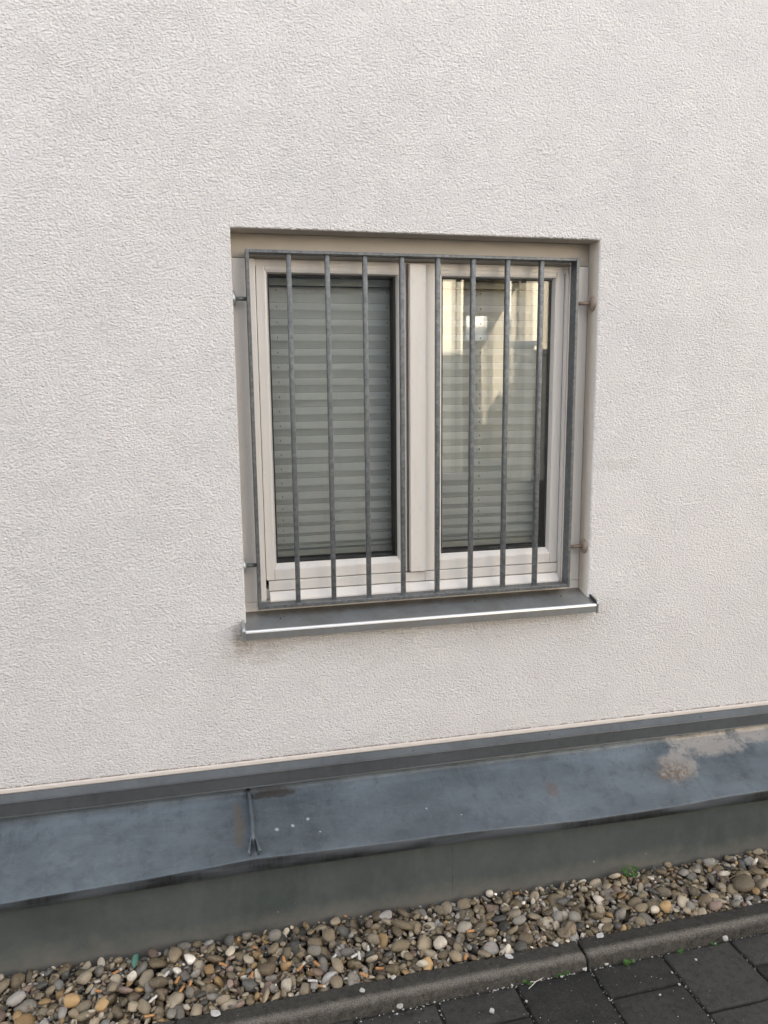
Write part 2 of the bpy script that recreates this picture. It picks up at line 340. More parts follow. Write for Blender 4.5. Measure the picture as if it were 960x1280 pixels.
add_box(bm, (-9, .004, Z_PAVE-.03), (-8.8, .418, TOPZ)); add_box(bm, (8.8, .004, Z_PAVE-.03), (9, .418, TOPZ))
add_box(bm, (-9, .0, TOPZ+.202), (-2.1, .9, 10.2))  # unseen upper block, added to keep sun off the grey house opposite
HP(from_bm('house_body_and_sun_block', bm, 'room_paint'))
# smooth bead strip that ends the render
HP(extrude_x('base_bead', [(.02, ZB+.012), (-.0012, ZB+.012), (-.0030, ZB+.009), (-.0030, ZB+.001), (.0, ZB-.003), (.02, ZB-.003)], -9, 9, 'bead'))
# flashing strip under the bead
HP(extrude_x('flashing_strip', [(.010, ZB-.0035), (-.004, ZB-.0015), (-.0185, ZB-.0155), (-.0215, ZB-.0165), (-.0225, ZB-.019), (-.0205, ZB-.022), (-.0205, ZB-.055), (-.0215, ZB-.058), (-.0195, ZB-.060), (-.0175, ZB-.058), (-.0175, ZB-.024), (.010, ZB-.012)], -9, 9, 'zinc_strip'))
for px_ in (517, 688, 877):
    q = on_y(px_, 990-.1146*px_-.5+9, -.016); bm = bmesh.new(); bmesh.ops.create_uvsphere(bm, u_segments=10, v_segments=6, radius=.0035)
    o = HP(from_bm('rivet', bm, 'steel_dark', None, True)); o.location = (q.x, -.012, ZB-.009); o.scale = (1, .6, 1)

# zinc ledge, two sheets with a standing seam between them
ledge = HP(empty('zinc_ledge'))
FX = [-9, -.613, -.25, -.06, -.007, .25, .597, .75, .909, 1.1, 1.505, 2.2, 9]
FZ = [-.595, -.595, -.584, -.575, -.572, -.578, -.584, -.591, -.599, -.597, -.587, -.585, -.59]
DZ = [-.618, -.618, -.614, -.611, -.610, -.6115, -.613, -.617, -.621, -.622, -.621, -.62, -.62]
def ledge_sheet(x0, x1):
    xs = [x for x in np.arange(-1.6, 2.8, .015) if x0+.004 < x < x1-.004]; xs = [x0] + xs + [x1]
    bm = bmesh.new(); rows = []
    for x in xs:
        fz = float(np.interp(x, FX, FZ)) + .0012*noise.noise((x*9, 2, 0)); dz = float(np.interp(x, FX, DZ)) + .0012*noise.noise((x*7, 5, 0))
        yo = -.200 + .003*noise.noise((x*4, 8, 1)); prof = [(-.004, -.440), (-.004, -.492), (-.010, -.5005)]
        for k in range(1, 9):
            s_ = k/9; prof.append((-.010+(yo+.004+.010)*s_, -.5005+(fz+.5005)*s_**.80 + .0035*noise.noise((x*5, s_*3, 4))*math.sin(s_*math.pi)))
        prof += [(yo+.003, fz), (yo+.0008, fz-.0012), (yo, fz-.004), (yo-.0005, (fz+dz)/2), (yo-.001, dz+.002), (yo+.001, dz), (yo+.004, dz+.001), (yo+.005, dz+.008)]
        rows.append([bm.verts.new((x, y, z)) for y, z in prof])
    for A, B in zip(rows, rows[1:]):
        for k in range(len(A)-1):
            f = bm.faces.new((A[k], A[k+1], B[k+1], B[k])); f.smooth = True; f.material_index = 1 if k >= 12 else 0
    me = bpy.data.meshes.new('zinc_sheet'); bm.normal_update(); bm.to_mesh(me); bm.free(); me.materials.append(M['zinc']); me.materials.append(M['zinc_drip'])
    return link('zinc_sheet', me, None, ledge)
ledge_sheet(-9, -.0125); ledge_sheet(-.0118, 9)
bm = bmesh.new()    # standing seam fin
prev = None
for k in range(15):
    s_ = .86*k/14; y = -.008 - .172*s_; z = -.5005 + (-.572+.5005)*s_*.93; hgt = .019*(1-.25*s_)+.002; x = -.0125+.003*math.sin(s_*3)
    wd = .0042
    ring = [bm.verts.new((x-wd-.004, y, z-.001)), bm.verts.new((x-wd, y, z+.003)), bm.verts.new((x-wd*1.3, y, z+hgt)), bm.verts.new((x+wd*1.0, y, z+hgt+.001)), bm.verts.new((x+wd*1.2, y, z+.003)), bm.verts.new((x+wd+.006, y, z-.001))]
    if prev:
        for i in range(5): bm.faces.new((prev[i], prev[i+1], ring[i+1], ring[i]))
    else: bm.faces.new(ring)
    prev = ring
bm.faces.new(prev[::-1]); from_bm('standing_seam', bm, 'zinc', ledge, True)
for sg in (-1, 1):   # the fold is split open at its lower end
    bm = bmesh.new(); prev = None
    for k in range(9):
        s_ = k/8; y = -.140 - .050*s_; zb = -.5005 - .0715*(.76+.24*s_) ; x = -.0105 + sg*(.0015+.0065*s_**1.6); hgt = .019*(1-.15*s_)
        ring = [bm.verts.new((x, y, zb-.001)), bm.verts.new((x+sg*.003, y-.001, zb+hgt*.5)), bm.verts.new((x+sg*(.001+.004*s_), y-.002*s_, zb+hgt)), bm.verts.new((x+sg*(.0040+.007*s_), y-.004*s_, zb+hgt)), bm.verts.new((x+sg*.0045, y-.001, zb+hgt*.5)), bm.verts.new((x+sg*.0015, y, zb-.001))]
        if prev:
            for i in range(6): bm.faces.new((prev[i], prev[(i+1) % 6], ring[(i+1) % 6], ring[i]))
        else: bm.faces.new(ring)
        prev = ring
    bm.faces.new(prev[::-1]); from_bm('seam_flap', bm, 'zinc', ledge, True)
# plinth
PY = -.172
def plinth(x0, x1, y): return HP(box('plinth', (x0, y, Z_PAVE-.03), (x1, .0, -.575 if False else -.612), 'plinth_paint'))
plinth(-9, .528, PY); plinth(.5282, 9, PY-.0006)

# sill
SX0, SX1 = -.006, 1.010
sill = HP(empty('window_sill'))
prof = [(.062, .004), (-.036, -.0205), (-.0385, -.0212), (-.0405, -.0230), (-.0412, -.0255), (-.0412, -.0445), (-.0392, -.0460), (-.0372, -.0445), (-.0372, -.026), (.062, .001)]
extrude_x('sill_sheet', prof, SX0+.002, SX1-.002, 'aluminium_sill', sill)
extrude_x('edge_highlight', [(-.0362, -.0196), (-.0392, -.0204), (-.0414, -.0228), (-.0420, -.0262), (-.0416, -.0262), (-.0380, -.0215)], SX0+.0022, SX1-.0022, 'highlight_aluminium', sill, smooth=False)  # bright strip stands in for the sky highlight along the lip
for (xa, xb) in ((SX0-.006, SX0+.0015), (SX1-.0005, SX1+.004)):
    extrude_x('end_cap', [(.058, .012), (-.034, -.010), (-.0395, -.0135), (-.0428, -.020), (-.0428, -.0475), (-.034, -.0475), (.058, -.010)], xa, xb, 'aluminium_lip', sill)
extrude_x('seal', [(.057, .0125), (-.036, -.0105), (-.0385, -.0195), (.057, .0060)], SX1-.0040, SX1-.0008, 'gasket', sill)

# window
win = HP(empty('window'))
bm = bmesh.new()
YF = .0590
add_box(bm, (.0005, YF, .0285), (.0605, .13, .9425), .002); add_box(bm, (.9425, YF, .0285), (.9995, .13, .9425), .002)      # jambs
add_box(bm, (.0610, YF+.008, .925), (.942, .13, .9425), .001)
add_box(bm, (.0005, YF+.0005, -.010), (.9995, .13, .0275), .002)                                                        # bottom member
add_box(bm, (.0610, .080, .0290), (.942, .13, .060), .001)
from_bm('frame', bm, 'upvc', win)
bm = bmesh.new(); add_box(bm, (.0005, YF+.0008, .9435), (.9995, .13, 1.004), .002); from_bm('frame_extension', bm, 'frame_extension_shaded', win)
box('rebate_strip', (.9315, .0635, .0290), (.9420, .12, .9245), 'upvc', win, .0015)
extrude_x('weather_bar', [(.059, .0290), (.0495, .0300), (.0495, .0345), (.0635, .0545), (.079, .0545), (.079, .0290)], .070, .930, 'upvc', win)
bm = bmesh.new(); add_box(bm, (.0685, .0632, .0570), (.4660, .079, .0840), .0012); add_box(bm, (.5175, .0632, .0570), (.9290, .079, .0840), .0012); add_box(bm, (.4664, .0640, .0570), (.5171, .079, .0838), .0008)
from_bm('drip_rail', bm, 'upvc', win)
GZ0, GZ1 = .130, .908
for (a, b, ga, gb) in ((.0625, .4655, .0935, .4395), (.5180, .9300, .5705, .8990)):
    bm = bmesh.new(); ring_frame(bm, a, b, .0862, .9425, ga-a-.008, b-gb-.008, .028, .029, .0672, .11, .0018); from_bm('sash', bm, 'upvc', win)
    # bevelled glazing bead
    bm = bmesh.new(); o_ = [(ga-.0085, GZ0-.0165), (gb+.0085, GZ0-.0165), (gb+.0085, GZ1+.0068), (ga-.0085, GZ1+.0068)]; i_ = [(ga, GZ0), (gb, GZ0), (gb, GZ1), (ga, GZ1)]
    A = [bm.verts.new((x, .0675, z)) for x, z in o_]; B = [bm.verts.new((x, .0845, z)) for x, z in i_]; C = [bm.verts.new((x+sx*.004, .0685, z+sz*.004)) for (x, z), sx, sz in zip(o_, (1, -1, -1, 1), (1, 1, -1, -1))]; D = [bm.verts.new((x, .11, z)) for x, z in i_]
    for k in range(4):
        q = (k+1) % 4; bm.faces.new((A[k], A[q], C[q], C[k])); bm.faces.new((C[k], C[q], B[q], B[k])); bm.faces.new((B[k], B[q], D[q], D[k]))
    from_bm('glazing_bead', bm, 'upvc', win)
    bm = bmesh.new(); ring_frame(bm, ga+.0002, gb-.0002, GZ0+.0002, GZ1-.0002, .0035, .006, .004, .0035, .0835, .118, 0); from_bm('gasket', bm, 'gasket', win)
    for yy in (.0862, .1062): box('pane', (ga+.003, yy, GZ0+.003), (gb-.005, yy+.004, GZ1-.003), 'glass', win)
    bm = bmesh.new(); ring_frame(bm, a+.004, b-.004, .092, .938, ga-a-.002, b-gb-.002, .032, .036, .1190, .145, 0); from_bm('sash_inner', bm, 'gasket', win)
box('astragal', (.4700, .0480, .0890), (.5165, .0670, .9370), 'upvc', win, .0022)
box('groove_shade_strip', (.4660, .0650, .0860), (.4695, .10, .9400), 'brown_steel', win)  # dark brown strip paints the shade beside the astragal

# ---------------------------------------------------------------- grille
grille = empty('window_grille', (.491, .015, .02), label='galvanised steel grille of eight upright bars in a flat frame before the window', category='window grille')
def GP(o): o.parent = grille; o.matrix_parent_inverse = Matrix.Translation((-.491, -.015, -.02)); return o
GX0, GX1, GZA, GZB = .0348, .9485, .0195, .9585
y0, y1 = .013, .050
GP(box('frame_bar', (GX0, y0, GZA), (GX0+.009, y1, GZB), 'galvanised', None, .0016)); GP(box('frame_bar', (GX1-.009, y0, GZA), (GX1, y1, GZB), 'galvanised', None, .0016))
GP(box('frame_bar', (GX0+.0093, y0+.0005, GZB-.009), (GX1-.0093, y1-.0004, GZB-.0006), 'galvanised', None, .0014)); GP(box('frame_bar', (GX0+.0093, y0+.0005, GZA+.0006), (GX1-.0093, y1-.0004, GZA+.011), 'galvanised', None, .0014))
bw = []
for k in range(8):
    cx = -.0808+(.1452+.0998*k+.0808)*(2.052/2.06); bm = bmesh.new()
    n = 24; prev = None; lean = random.uniform(-.0012, .0012)
    add_box(bm, (cx-.0062, .0190, GZA+.010), (cx+.0062, .0345, GZB-.008), .0022, 3)
    GP(from_bm('bar', bm, 'galvanised', None, True)); bw.append(cx)
for cx in bw:      # weld beads where each bar meets the frame
    for zz, sg in ((GZA+.0115, 1), (GZB-.0095, -1)):
        bm = bmesh.new(); bmesh.ops.create_icosphere(bm, subdivisions=2, radius=1)
        for v in bm.verts:
            d = 1+.25*noise.noise(v.co*2.2+Vector((cx*50, zz*9, 0))); v.co = Vector((v.co.x*.0105*d, v.co.y*.008*d, v.co.z*.0034*d))
        o = GP(from_bm('weld', bm, 'galvanised', None, True)); o.location = (cx, .026, zz)
for (xa, xb, zz) in ((0., GX0+.001, .838), (0., GX0+.001, .141), (GX1-.001, 1., .838), (GX1-.001, 1., .139)):
    right = xa > .5
    bm = bmesh.new(); tube(bm, [(xa, .030, zz), (xb, .030, zz)], .0052, 12); GP(from_bm('fixing_pin', bm, 'brown_steel' if right else 'galvanised', None, True))
    bm = bmesh.new(); pts = [(0., .0215), (.003, .0215), (.0055, .019), (.008, .012), (.0095, .006)]; prev = None
    for (h_, rr) in pts:
        ring = [bm.verts.new(((1-h_ if right else h_), .030+rr*math.cos(a_*math.pi/12), zz+rr*math.sin(a_*math.pi/12))) for a_ in range(24)]
        if prev:
            for i in range(24): bm.faces.new((prev[i], prev[(i+1) % 24], ring[(i+1) % 24], ring[i]))
        prev = ring
    bm.faces.new(prev); GP(from_bm('rosette', bm, 'rosette' if right else 'aluminium_lip', None, True))

# ---------------------------------------------------------------- pleated blinds
def blind(xa, xb, cords, label):
    t_ = empty('pleated_blind', ((xa+xb)/2, .150, .14), label=label, category='blind', group='pleated blinds behind the two panes')
    def P(o): o.parent = t_; o.matrix_parent_inverse = Matrix.Translation((-(xa+xb)/2, -.150, -.14)); return o
    P(box('head_rail', (xa, .142, .888), (xb, .160, .906), 'blind_rail', None, .002)); P(box('bottom_rail', (xa, .140, .1345), (xb, .162, .1515), 'blind_rail', None, .002))
    z = .887; L = .0335; k = 0; cz = []
    while z > .156:
        u_ = (z-.152)/.735
        pitch = .0405 if u_ > .32 else .0405-.016*(1-u_/.32)**1.1
        if k < 2: pitch = .043
        pitch = min(pitch, z-.1525) if z-.1525 < pitch*1.5 else pitch
        dep = math.sqrt(max(L*L-(pitch/2)**2, 1e-6)); yb_ = .160+dep*.5; yf_ = yb_-dep
        bm = bmesh.new(); rows = []
        for (yy, zz) in ((yb_, z-.0003), (yf_, z-pitch*.5), (yb_, z-pitch+.0003)):
            rows.append([bm.verts.new((xa+(xb-xa)*i/12, yy+.0006*noise.noise((i*.7, k*3.1, yy*40)), zz+.0004*noise.noise((i*.9, zz*60, 7)))) for i in range(13)])
        for A, B in zip(rows, rows[1:]):
            for i in range(12): bm.faces.new((A[i], A[i+1], B[i+1], B[i]))
        P(from_bm('pleat', bm, 'blind_fabric')); cz.append((z-pitch*.25, (yb_+yf_)/2)); cz.append((z-pitch*.75, (yb_+yf_)/2)); z -= pitch; k += 1
    for cx in cords:
        for i, (zz, yy) in enumerate(cz):
            if i % 2 == 0: P(box('cord_hole', (cx-.0007, yy-.006, zz-.004), (cx+.0007, yy-.001, zz+.0005), 'gasket'))
    return t_
blind(.1010, .4480, (.122, .432), 'pale pleated blind behind the dim left-hand pane without street reflections')
blind(.5760, .9060, (.712,), 'pale pleated blind behind the pane that mirrors the sunlit street')

# ---------------------------------------------------------------- kerb, paving
kerb = link('kerb', None, None, None, kind='structure')
KB, KF = -.412, -.476       # back and front at x = 0
def kerb_stone(x0, x1, dz=0):
    prof = [(KB, Z_PAVE-.03), (KB, Z_KERB-.003), (KB-.003, Z_KERB)] + [(KB-.006-.0105*i, Z_KERB-.0003*i) for i in range(5)] + [(KF+.011-.011*math.sin(a), Z_KERB-.0125+.011*math.cos(a)) for a in (.2, .5, .85, 1.2, 1.57)] + [(KF, Z_PAVE-.03)]
    xs = np.linspace(x0, x1, int((x1-x0)/.006)+2); bm = bmesh.new(); rows = []
    for i, x in enumerate(xs):
        e = .004 if i in (0, len(xs)-1) else 0
        row = []
        for j, (y, z) in enumerate(prof):
            w = .0018*noise.noise((x*40, y*40, z*40)) + .0020*noise.noise((x*130, y*110, 3))
            row.append(bm.verts.new((x, y+SL*x + (w if j > 1 else 0)+(e*.4 if y < -.46 else 0), z+dz+(w-e*.6 if z > Z_PAVE else 0))))
        rows.append(row)
    for A, B in zip(rows, rows[1:]):
        for k in range(len(A)-1): bm.faces.new((A[k], A[k+1], B[k+1], B[k]))
    bm.faces.new(rows[0]); bm.faces.new(rows[-1][::-1])
    o = from_bm('kerb_stone', bm, 'kerb_concrete', kerb, True)
    for p_ in o.data.polygons:
        if len(p_.vertices) > 4: p_.use_smooth = False
KJ = .790
for a, b, dz in ((KJ-2.0, KJ-1.003, 0), (KJ-1.0, KJ-.0035, -.0015), (KJ+.0035, KJ+1.0, .0015), (KJ+1.003, KJ+2., 0)): kerb_stone(a, b, dz)

bm = bmesh.new(); zb_ = Z_PAVE-.010
bm.faces.new([bm.verts.new(v) for v in ((-6, -2.4, zb_), (6, -2.4, zb_), (6, -.43, zb_), (-6, -.43, zb_))])
paving = from_bm('paving', bm, 'joint_sand', kind='structure')
bmp = {}
def paver_mesh(depth, var):
    bm = bmesh.new(); add_box(bm, (-.0965, -depth/2+.003, -.06), (.0965, depth/2-.003, 0), .0045, 2)
    top = [f for f in bm.faces if f.normal.z > .9]
    bmesh.ops.subdivide_edges(bm, edges=[e for e in bm.edges if e.calc_length() > .05 and all(v.co.z > -.01 for v in e.verts)], cuts=3, use_grid_fill=True)
    for v in bm.verts:
        if v.co.z > -.02:
            w = noise.noise_vector(v.co*35+Vector((var*7, depth*30, 0))); w2 = noise.noise_vector(v.co*120+Vector((var*3, 1, 0))); v.co += Vector((w.x*.0026+w2.x*.0012, w.y*.0026+w2.y*.0012, w.z*.0018))
    me = bpy.data.meshes.new('paver'); bm.normal_update(); bm.to_mesh(me); bm.free(); me.shade_smooth(); me.materials.append(M['paver_concrete']); return me
full = [paver_mesh(.190, i) for i in range(4)]; half = [paver_mesh(.094, i+5) for i in range(3)]
for ci in range(-12, 10):
    xc = .897+.2015*ci; y = -.478; r_ = 0
    while y > -1.35:
        dep = .094 if (r_ == 0 and ci % 2 == 0) else .190
        yc = y-dep/2
        o = link('paver', random.choice(full if dep > .1 else half), None, paving)
        o.location = (xc + SL*-.35*(yc+.5), yc+SL*xc, Z_PAVE+random.uniform(-.0022, .0022)); o.rotation_euler = (random.uniform(-.008, .008), random.uniform(-.008, .008), SL+random.uniform(-.006, .006))
        y -= dep+.001; r_ += 1

# ---------------------------------------------------------------- gravel strip: pebbles dropped one by one on a height field
bm = bmesh.new(); zs_ = Z_GRAV-.038
bm.faces.new([bm.verts.new(v) for v in ((-6, -.44, zs_), (6, -.35, zs_), (6, -.15, zs_), (-6, -.15, zs_))])
gravel = from_bm('gravel_bed', bm, 'soil', kind='structure')
def ico(sub):
    b_ = bmesh.new(); bmesh.ops.create_icosphere(b_, subdivisions=sub, radius=1.); b_.verts.ensure_lookup_table()
    v = np.array([x.co[:] for x in b_.verts]); f = np.array([[q.index for q in p_.verts] for p_ in b_.faces]); b_.free(); return v, f
IV, IF = ico(2)
SHAPES = []
for k in range(16):
    o_ = Vector((k*13.7, 3, k)); V = IV.copy(); pw = random.uniform(.72, 1.0)
    V = np.sign(V)*np.abs(V)**pw; V /= np.abs(V).max(axis=0)
    d = np.array([1+.26*noise.noise(Vector(v)*1.1+o_)+.09*noise.noise(Vector(v)*2.6+o_) for v in V]); V = V*d[:, None]
    for _f in range((0, 1, 2, 3)[k % 4]):  # worn, broken facets
        nrm = np.array(Vector((random.uniform(-1, 1), random.uniform(-1, 1), random.uniform(-.4, .4))).normalized()); dd = V@nrm; V = V-np.outer(np.clip(dd-random.uniform(.45, .7), 0, None)*.85, nrm)
    SHAPES.append(V)
GX_A, GX_B, GY_A, GY_B, CS = -1.25, 2.3, -.44, PY-.002, .004
nx, ny = int((GX_B-GX_A)/CS), int((GY_B-GY_A)/CS); HF = np.full((nx, ny), zs_)
pebs = []
def drop(x, y, a, b, c, rot, tiltx, tilty, shape, tint, push=.30):
    Rm = np.array(Euler((tiltx, tilty, rot)).to_matrix()); V = (SHAPES[shape]*np.array([a, b, c]))@Rm.T
    kb = KB+SL*x+.001
    y = min(max(y, kb-V[:, 1].min()-.004), PY-.002-V[:, 1].max())
    P_ = V+np.array([x, y, 0]); ix = ((P_[:, 0]-GX_A)/CS).astype(int); iy = ((P_[:, 1]-GY_A)/CS).astype(int)
    ok = (ix >= 0) & (ix < nx) & (iy >= 0) & (iy < ny)
    if ok.sum() < 20: return None
    lo = P_[:, 2] < 0
    sel = ok & lo; gap = HF[ix[sel], iy[sel]]-P_[sel, 2]; z = np.quantile(gap, .80)-c*push*.3
    return x, y, z, V, (ix, iy, ok), P_
def settle(n, amin, amax, cand, cap):
    for _ in range(n):
        a = amin+(amax-amin)*random.random()**2.2; b = a*random.uniform(.58, .92); c = b*random.uniform(.38, .70); best = None
        for _c in range(cand):
            r_ = drop(random.uniform(GX_A+.03, GX_B-.03), random.uniform(KB+.0, PY-.01), a, b, c, random.uniform(0, 6.28), random.gauss(0, .55), random.gauss(0, .55), random.randrange(16), 0)
            if r_ and (best is None or r_[2] < best[2]): best = r_
        if best is None or best[2] > cap: continue
        commit(best, (a, b, c))
def commit(best, size, tint=None):
    x, y, z, V, (ix, iy, ok), P_ = best; top = P_[:, 2]+z; np.maximum.at(HF, (ix[ok], iy[ok]), top[ok])
    # fill the cells between sample points
    x0, x1, y0, y1 = ix[ok].min(), ix[ok].max()+1, iy[ok].min(), iy[ok].max()+1
    gx, gy = np.meshgrid(np.arange(x0, x1), np.arange(y0, y1), indexing='ij'); cx = (x-GX_A)/CS-.5; cy = (y-GY_A)/CS-.5
    rx, ry = max((x1-x0)/2, 1), max((y1-y0)/2, 1); e = 1-((gx-cx)/rx)**2-((gy-cy)/ry)**2
    hz = np.where(e > .1, z+V[:, 2].max()*np.sqrt(np.clip(e, 0, 1))*.9, -9); HF[x0:x1, y0:y1] = np.maximum(HF[x0:x1, y0:y1], hz)
    pebs.append(dict(p=(x, y, z), V=V, size=size, tint=random.random() if tint is None else tint))
settle(900, .014, .024, 3, Z_GRAV-.016)
settle(1800, .008, .026, 5, Z_GRAV-.002)
settle(1300, .006, .012, 8, Z_GRAV-.004)
settle(560, .008, .023, 6, Z_GRAV+.006)
settle(1500, .003, .0065, 2, Z_GRAV+.004)
# stones that stand out in the picture: pixel centre, half sizes, rotation, tint
for (px_, py_, a, b, c, rot, ti) in ((930, 1108, .040, .033, .024, .3, .69), (504, 1159, .036, .018, .012, -.3, .31), (502, 1184, .033, .020, .015, .2, .20), (885, 1079, .024, .020, .018, 0, .52), (550, 1178, .021, .019, .012, .4, .985),
        (448, 1194, .019, .014, .012, .2, .55), (393, 1189, .017, .021, .013, 1.2, .56), (335, 1213, .019, .028, .016, 1.4, .10), (344, 1172, .018, .018, .016, 0, .55), (644, 1146, .021, .014, .012, .1, .96), (703, 1128, .013, .020, .012, 1.5, .02),
        (600, 1096, .013, .012, .013, 0, .97), (818, 1140, .018, .012, .012, .2, .985), (198, 1231, .022, .030, .014, 1.5, .69), (90, 1252, .022, .022, .017, 0, .85), (20, 1252, .025, .018, .015, .2, .62), (470, 1100 + 60, .016, .011, .01, .5, .4),
        (832, 1135, .022, .018, .016, .5, .86), (863, 1145, .022, .013, .010, .15, .42), (946, 1090, .034, .014, .010, -.1, .32), (905, 1096, .020, .012, .008, 0, .985), (612, 1166, .018, .014, .012, 0, .2), (745, 1146, .019, .014, .012, -.5, .33), (528, 1206, .017, .011, .011, 0, .985)):
    a, b, c = a*.84, b*.84, c*.80; q = on_z(px_, py_, Z_GRAV+.004); r_ = drop(q.x, q.y, a, b, c, rot, random.gauss(0, .15), random.gauss(0, .15), random.randrange(16), ti, .9)
    if r_: commit(r_, (a, b, c), ti)
# the 300 that show largest become pebbles of their own, the rest one mass
def seen(P_):
    x, y, z = P_['p']; i = min(max(int((x-GX_A)/CS), 0), nx-1); j = min(max(int((y-GY_A)/CS), 0), ny-1)
    topz = z+P_['V'][:, 2].max(); vis = 1. if topz > HF[i, j]-.004 else .2
    d = Vector((x, y, z))-CAM; q = (480+FPX*d.dot(rt)/d.dot(fw), 640-FPX*d.dot(up)/d.dot(fw)); inside = -10 < q[0] < 970 and q[1] < 1290
    return vis*(1 if inside else .05)*P_['size'][0]*P_['size'][1]/d.length_squared
order = sorted(range(len(pebs)), key=lambda i: -seen(pebs[i])); single = set(order[:300])
allV, allF, allT, off = [], [], [], 0
for i, P_ in enumerate(pebs):
    if i in single:
        me = bpy.data.meshes.new('pebble'); me.from_pydata(P_['V'].tolist(), [], IF.tolist()); me.shade_smooth(); o = link('pebble', me, 'pebble_stone_mass', gravel); o.location = P_['p']
        at = me.attributes.new('tint', 'FLOAT', 'POINT'); at.data.foreach_set('value', np.full(len(IV), P_['tint'], dtype=np.float32))
    else:
        allV.append(P_['V']+np.array(P_['p'])); allF.append(IF+off); off += len(IV); allT.append(np.full(len(IV), P_['tint'], dtype=np.float32))
me = bpy.data.meshes.new('pebbles'); me.from_pydata(np.concatenate(allV).tolist(), [], np.concatenate(allF).tolist()); me.shade_smooth()
at = me.attributes.new('tint', 'FLOAT', 'POINT'); at.data.foreach_set('value', np.concatenate(allT)); link('pebbles', me, 'pebble_stone_mass', gravel, kind='stuff')

def surf(x, y, rad=.006):
    i0 = min(max(int((x-GX_A)/CS), 0), nx-1); j0 = min(max(int((y-GY_A)/CS), 0), ny-1); k = max(1, int(rad/CS)); return float(HF[max(i0-k, 0):i0+k+1, max(j0-k, 0):j0+k+1].max())

# ---------------------------------------------------------------- cigarette butts
def butt(px_, py_, ang, kind, label, L=.026, tilt=0.):
    q = on_z(px_, py_, Z_GRAV+.006); zz = surf(q.x, q.y, .006)+.0016; r_ = .0037
    t_ = empty('cigarette_butt', (q.x, q.y, zz), label=label, category='cigarette butt', group='cigarette butts among the pebbles'); t_.rotation_euler = (0, tilt, ang); t_.scale = (random.uniform(.8, 1.05), 1, random.uniform(.68, .95))
    def seg(name, a, b, ra, rb, mat):
        bm = bmesh.new(); n_ = 6; tube(bm, [(a+(b-a)*i/n_, .0004*math.sin(i*1.7+px_), .0004*math.cos(i*2.1+py_)) for i in range(n_+1)], [ra+(rb-ra)*i/n_ + .0002*math.sin(i*2.9+px_) for i in range(n_+1)], 10); from_bm(name, bm, mat, t_, True)
    if kind == 'orange': seg('filter', -L/2, L/2-.005, r_, r_*.95, 'filter_orange'); seg('ash_end', L/2-.0048, L/2-.001, r_*.93, r_*.7, 'ash')
    elif kind == 'half': seg('filter', -L/2, L*.12, r_, r_, 'filter_orange'); seg('paper', L*.12+.0002, L*.42, r_*.97, r_*.95, 'paper_white'); seg('ash_end', L*.42+.0002, L/2, r_*.9, r_*.6, 'ash')
    else: seg('filter', -L/2, L/2-.004, r_*.95, r_*.9, 'paper_white'); seg('ash_end', L/2-.0038, L/2, r_*.85, r_*.6, 'ash')
O, Hf, Wt = 'orange', 'half', 'white'
LBL = {O: 'short orange cigarette filter in the loose scatter of butts on the pebbles', Wt: 'short white cigarette stub in the loose scatter of butts on the pebbles', Hf: 'orange cigarette filter with white paper left, just behind the kerb'}
for (x, y, a, k, lb) in ((320, 1184, -.9, O, 'lone orange cigarette filter on the pebbles, between two flat grey stones'), (280, 1206, -.6, O, None), (431, 1142, -.9, O, 'orange cigarette filter close to the dark plinth'), (377, 1206, .75, Hf, 'long cigarette butt with orange filter and white paper end on the pebbles'),
        (355, 1205, 1.7, O, None), (397, 1208, -1.1, O, None), (476, 1207, 0., O, None), (456, 1219, -.6, O, 'orange cigarette filter lying just behind the kerb edge'), (402, 1230, -.5, Hf, None), (315, 1217, 1.3, O, None), (449, 1197, 1.5, Wt, None), (460, 1184, 1.4, Wt, None), (418, 1194, .9, Wt, None),
        (147, 1211, .8, Hf, 'orange cigarette butt beside the green leaf'), (124, 1239, -.4, O, None), (222, 1224, 1.2, O, None), (228, 1234, 1.1, O, None), (238, 1230, 1.2, O, None), (192, 1249, .6, Wt, None), (209, 1224, 1.2, Wt, None), (188, 1268, .3, O, None), (589, 1169, .05, O, 'orange cigarette filter on tan pebbles, away from the other butts'), (582, 1195, 1.1, O, 'orange cigarette filter against the kerb below a slate-grey pebble'), (444, 1197, .3, Wt, None), (392, 1224, -.3, Wt, None)):
    butt(x, y, a, k, lb or LBL[k], .027 if k != Hf else .034, random.uniform(-.25, .25))

# green leaf
q = on_z(170, 1204, Z_GRAV+.01); bm = bmesh.new(); pr = []
for i in range(9):
    s_ = i/8; w = .0105*math.sin(math.pi*min(1, s_*.92+.06))**.8*(1-.25*s_); cz = .004*math.sin(s_*2.5)
    pr.append([bm.verts.new((w*k_, -.019+.038*s_, cz+abs(k_)*.003)) for k_ in (-1, -.5, 0, .5, 1)])
for A, B in zip(pr, pr[1:]):
    for k in range(4): bm.faces.new((A[k], A[k+1], B[k+1], B[k]))
bmesh.ops.solidify(bm, geom=bm.faces[:], thickness=.0006)
o = from_bm('fallen_leaf', bm, 'leaf_teal', None, True, label='small teal green leaf lying on the pebbles by the plinth', category='leaf'); o.location = (q.x, q.y, surf(q.x, q.y, .016)+.008); o.rotation_euler = (R(-28), R(10), R(170))
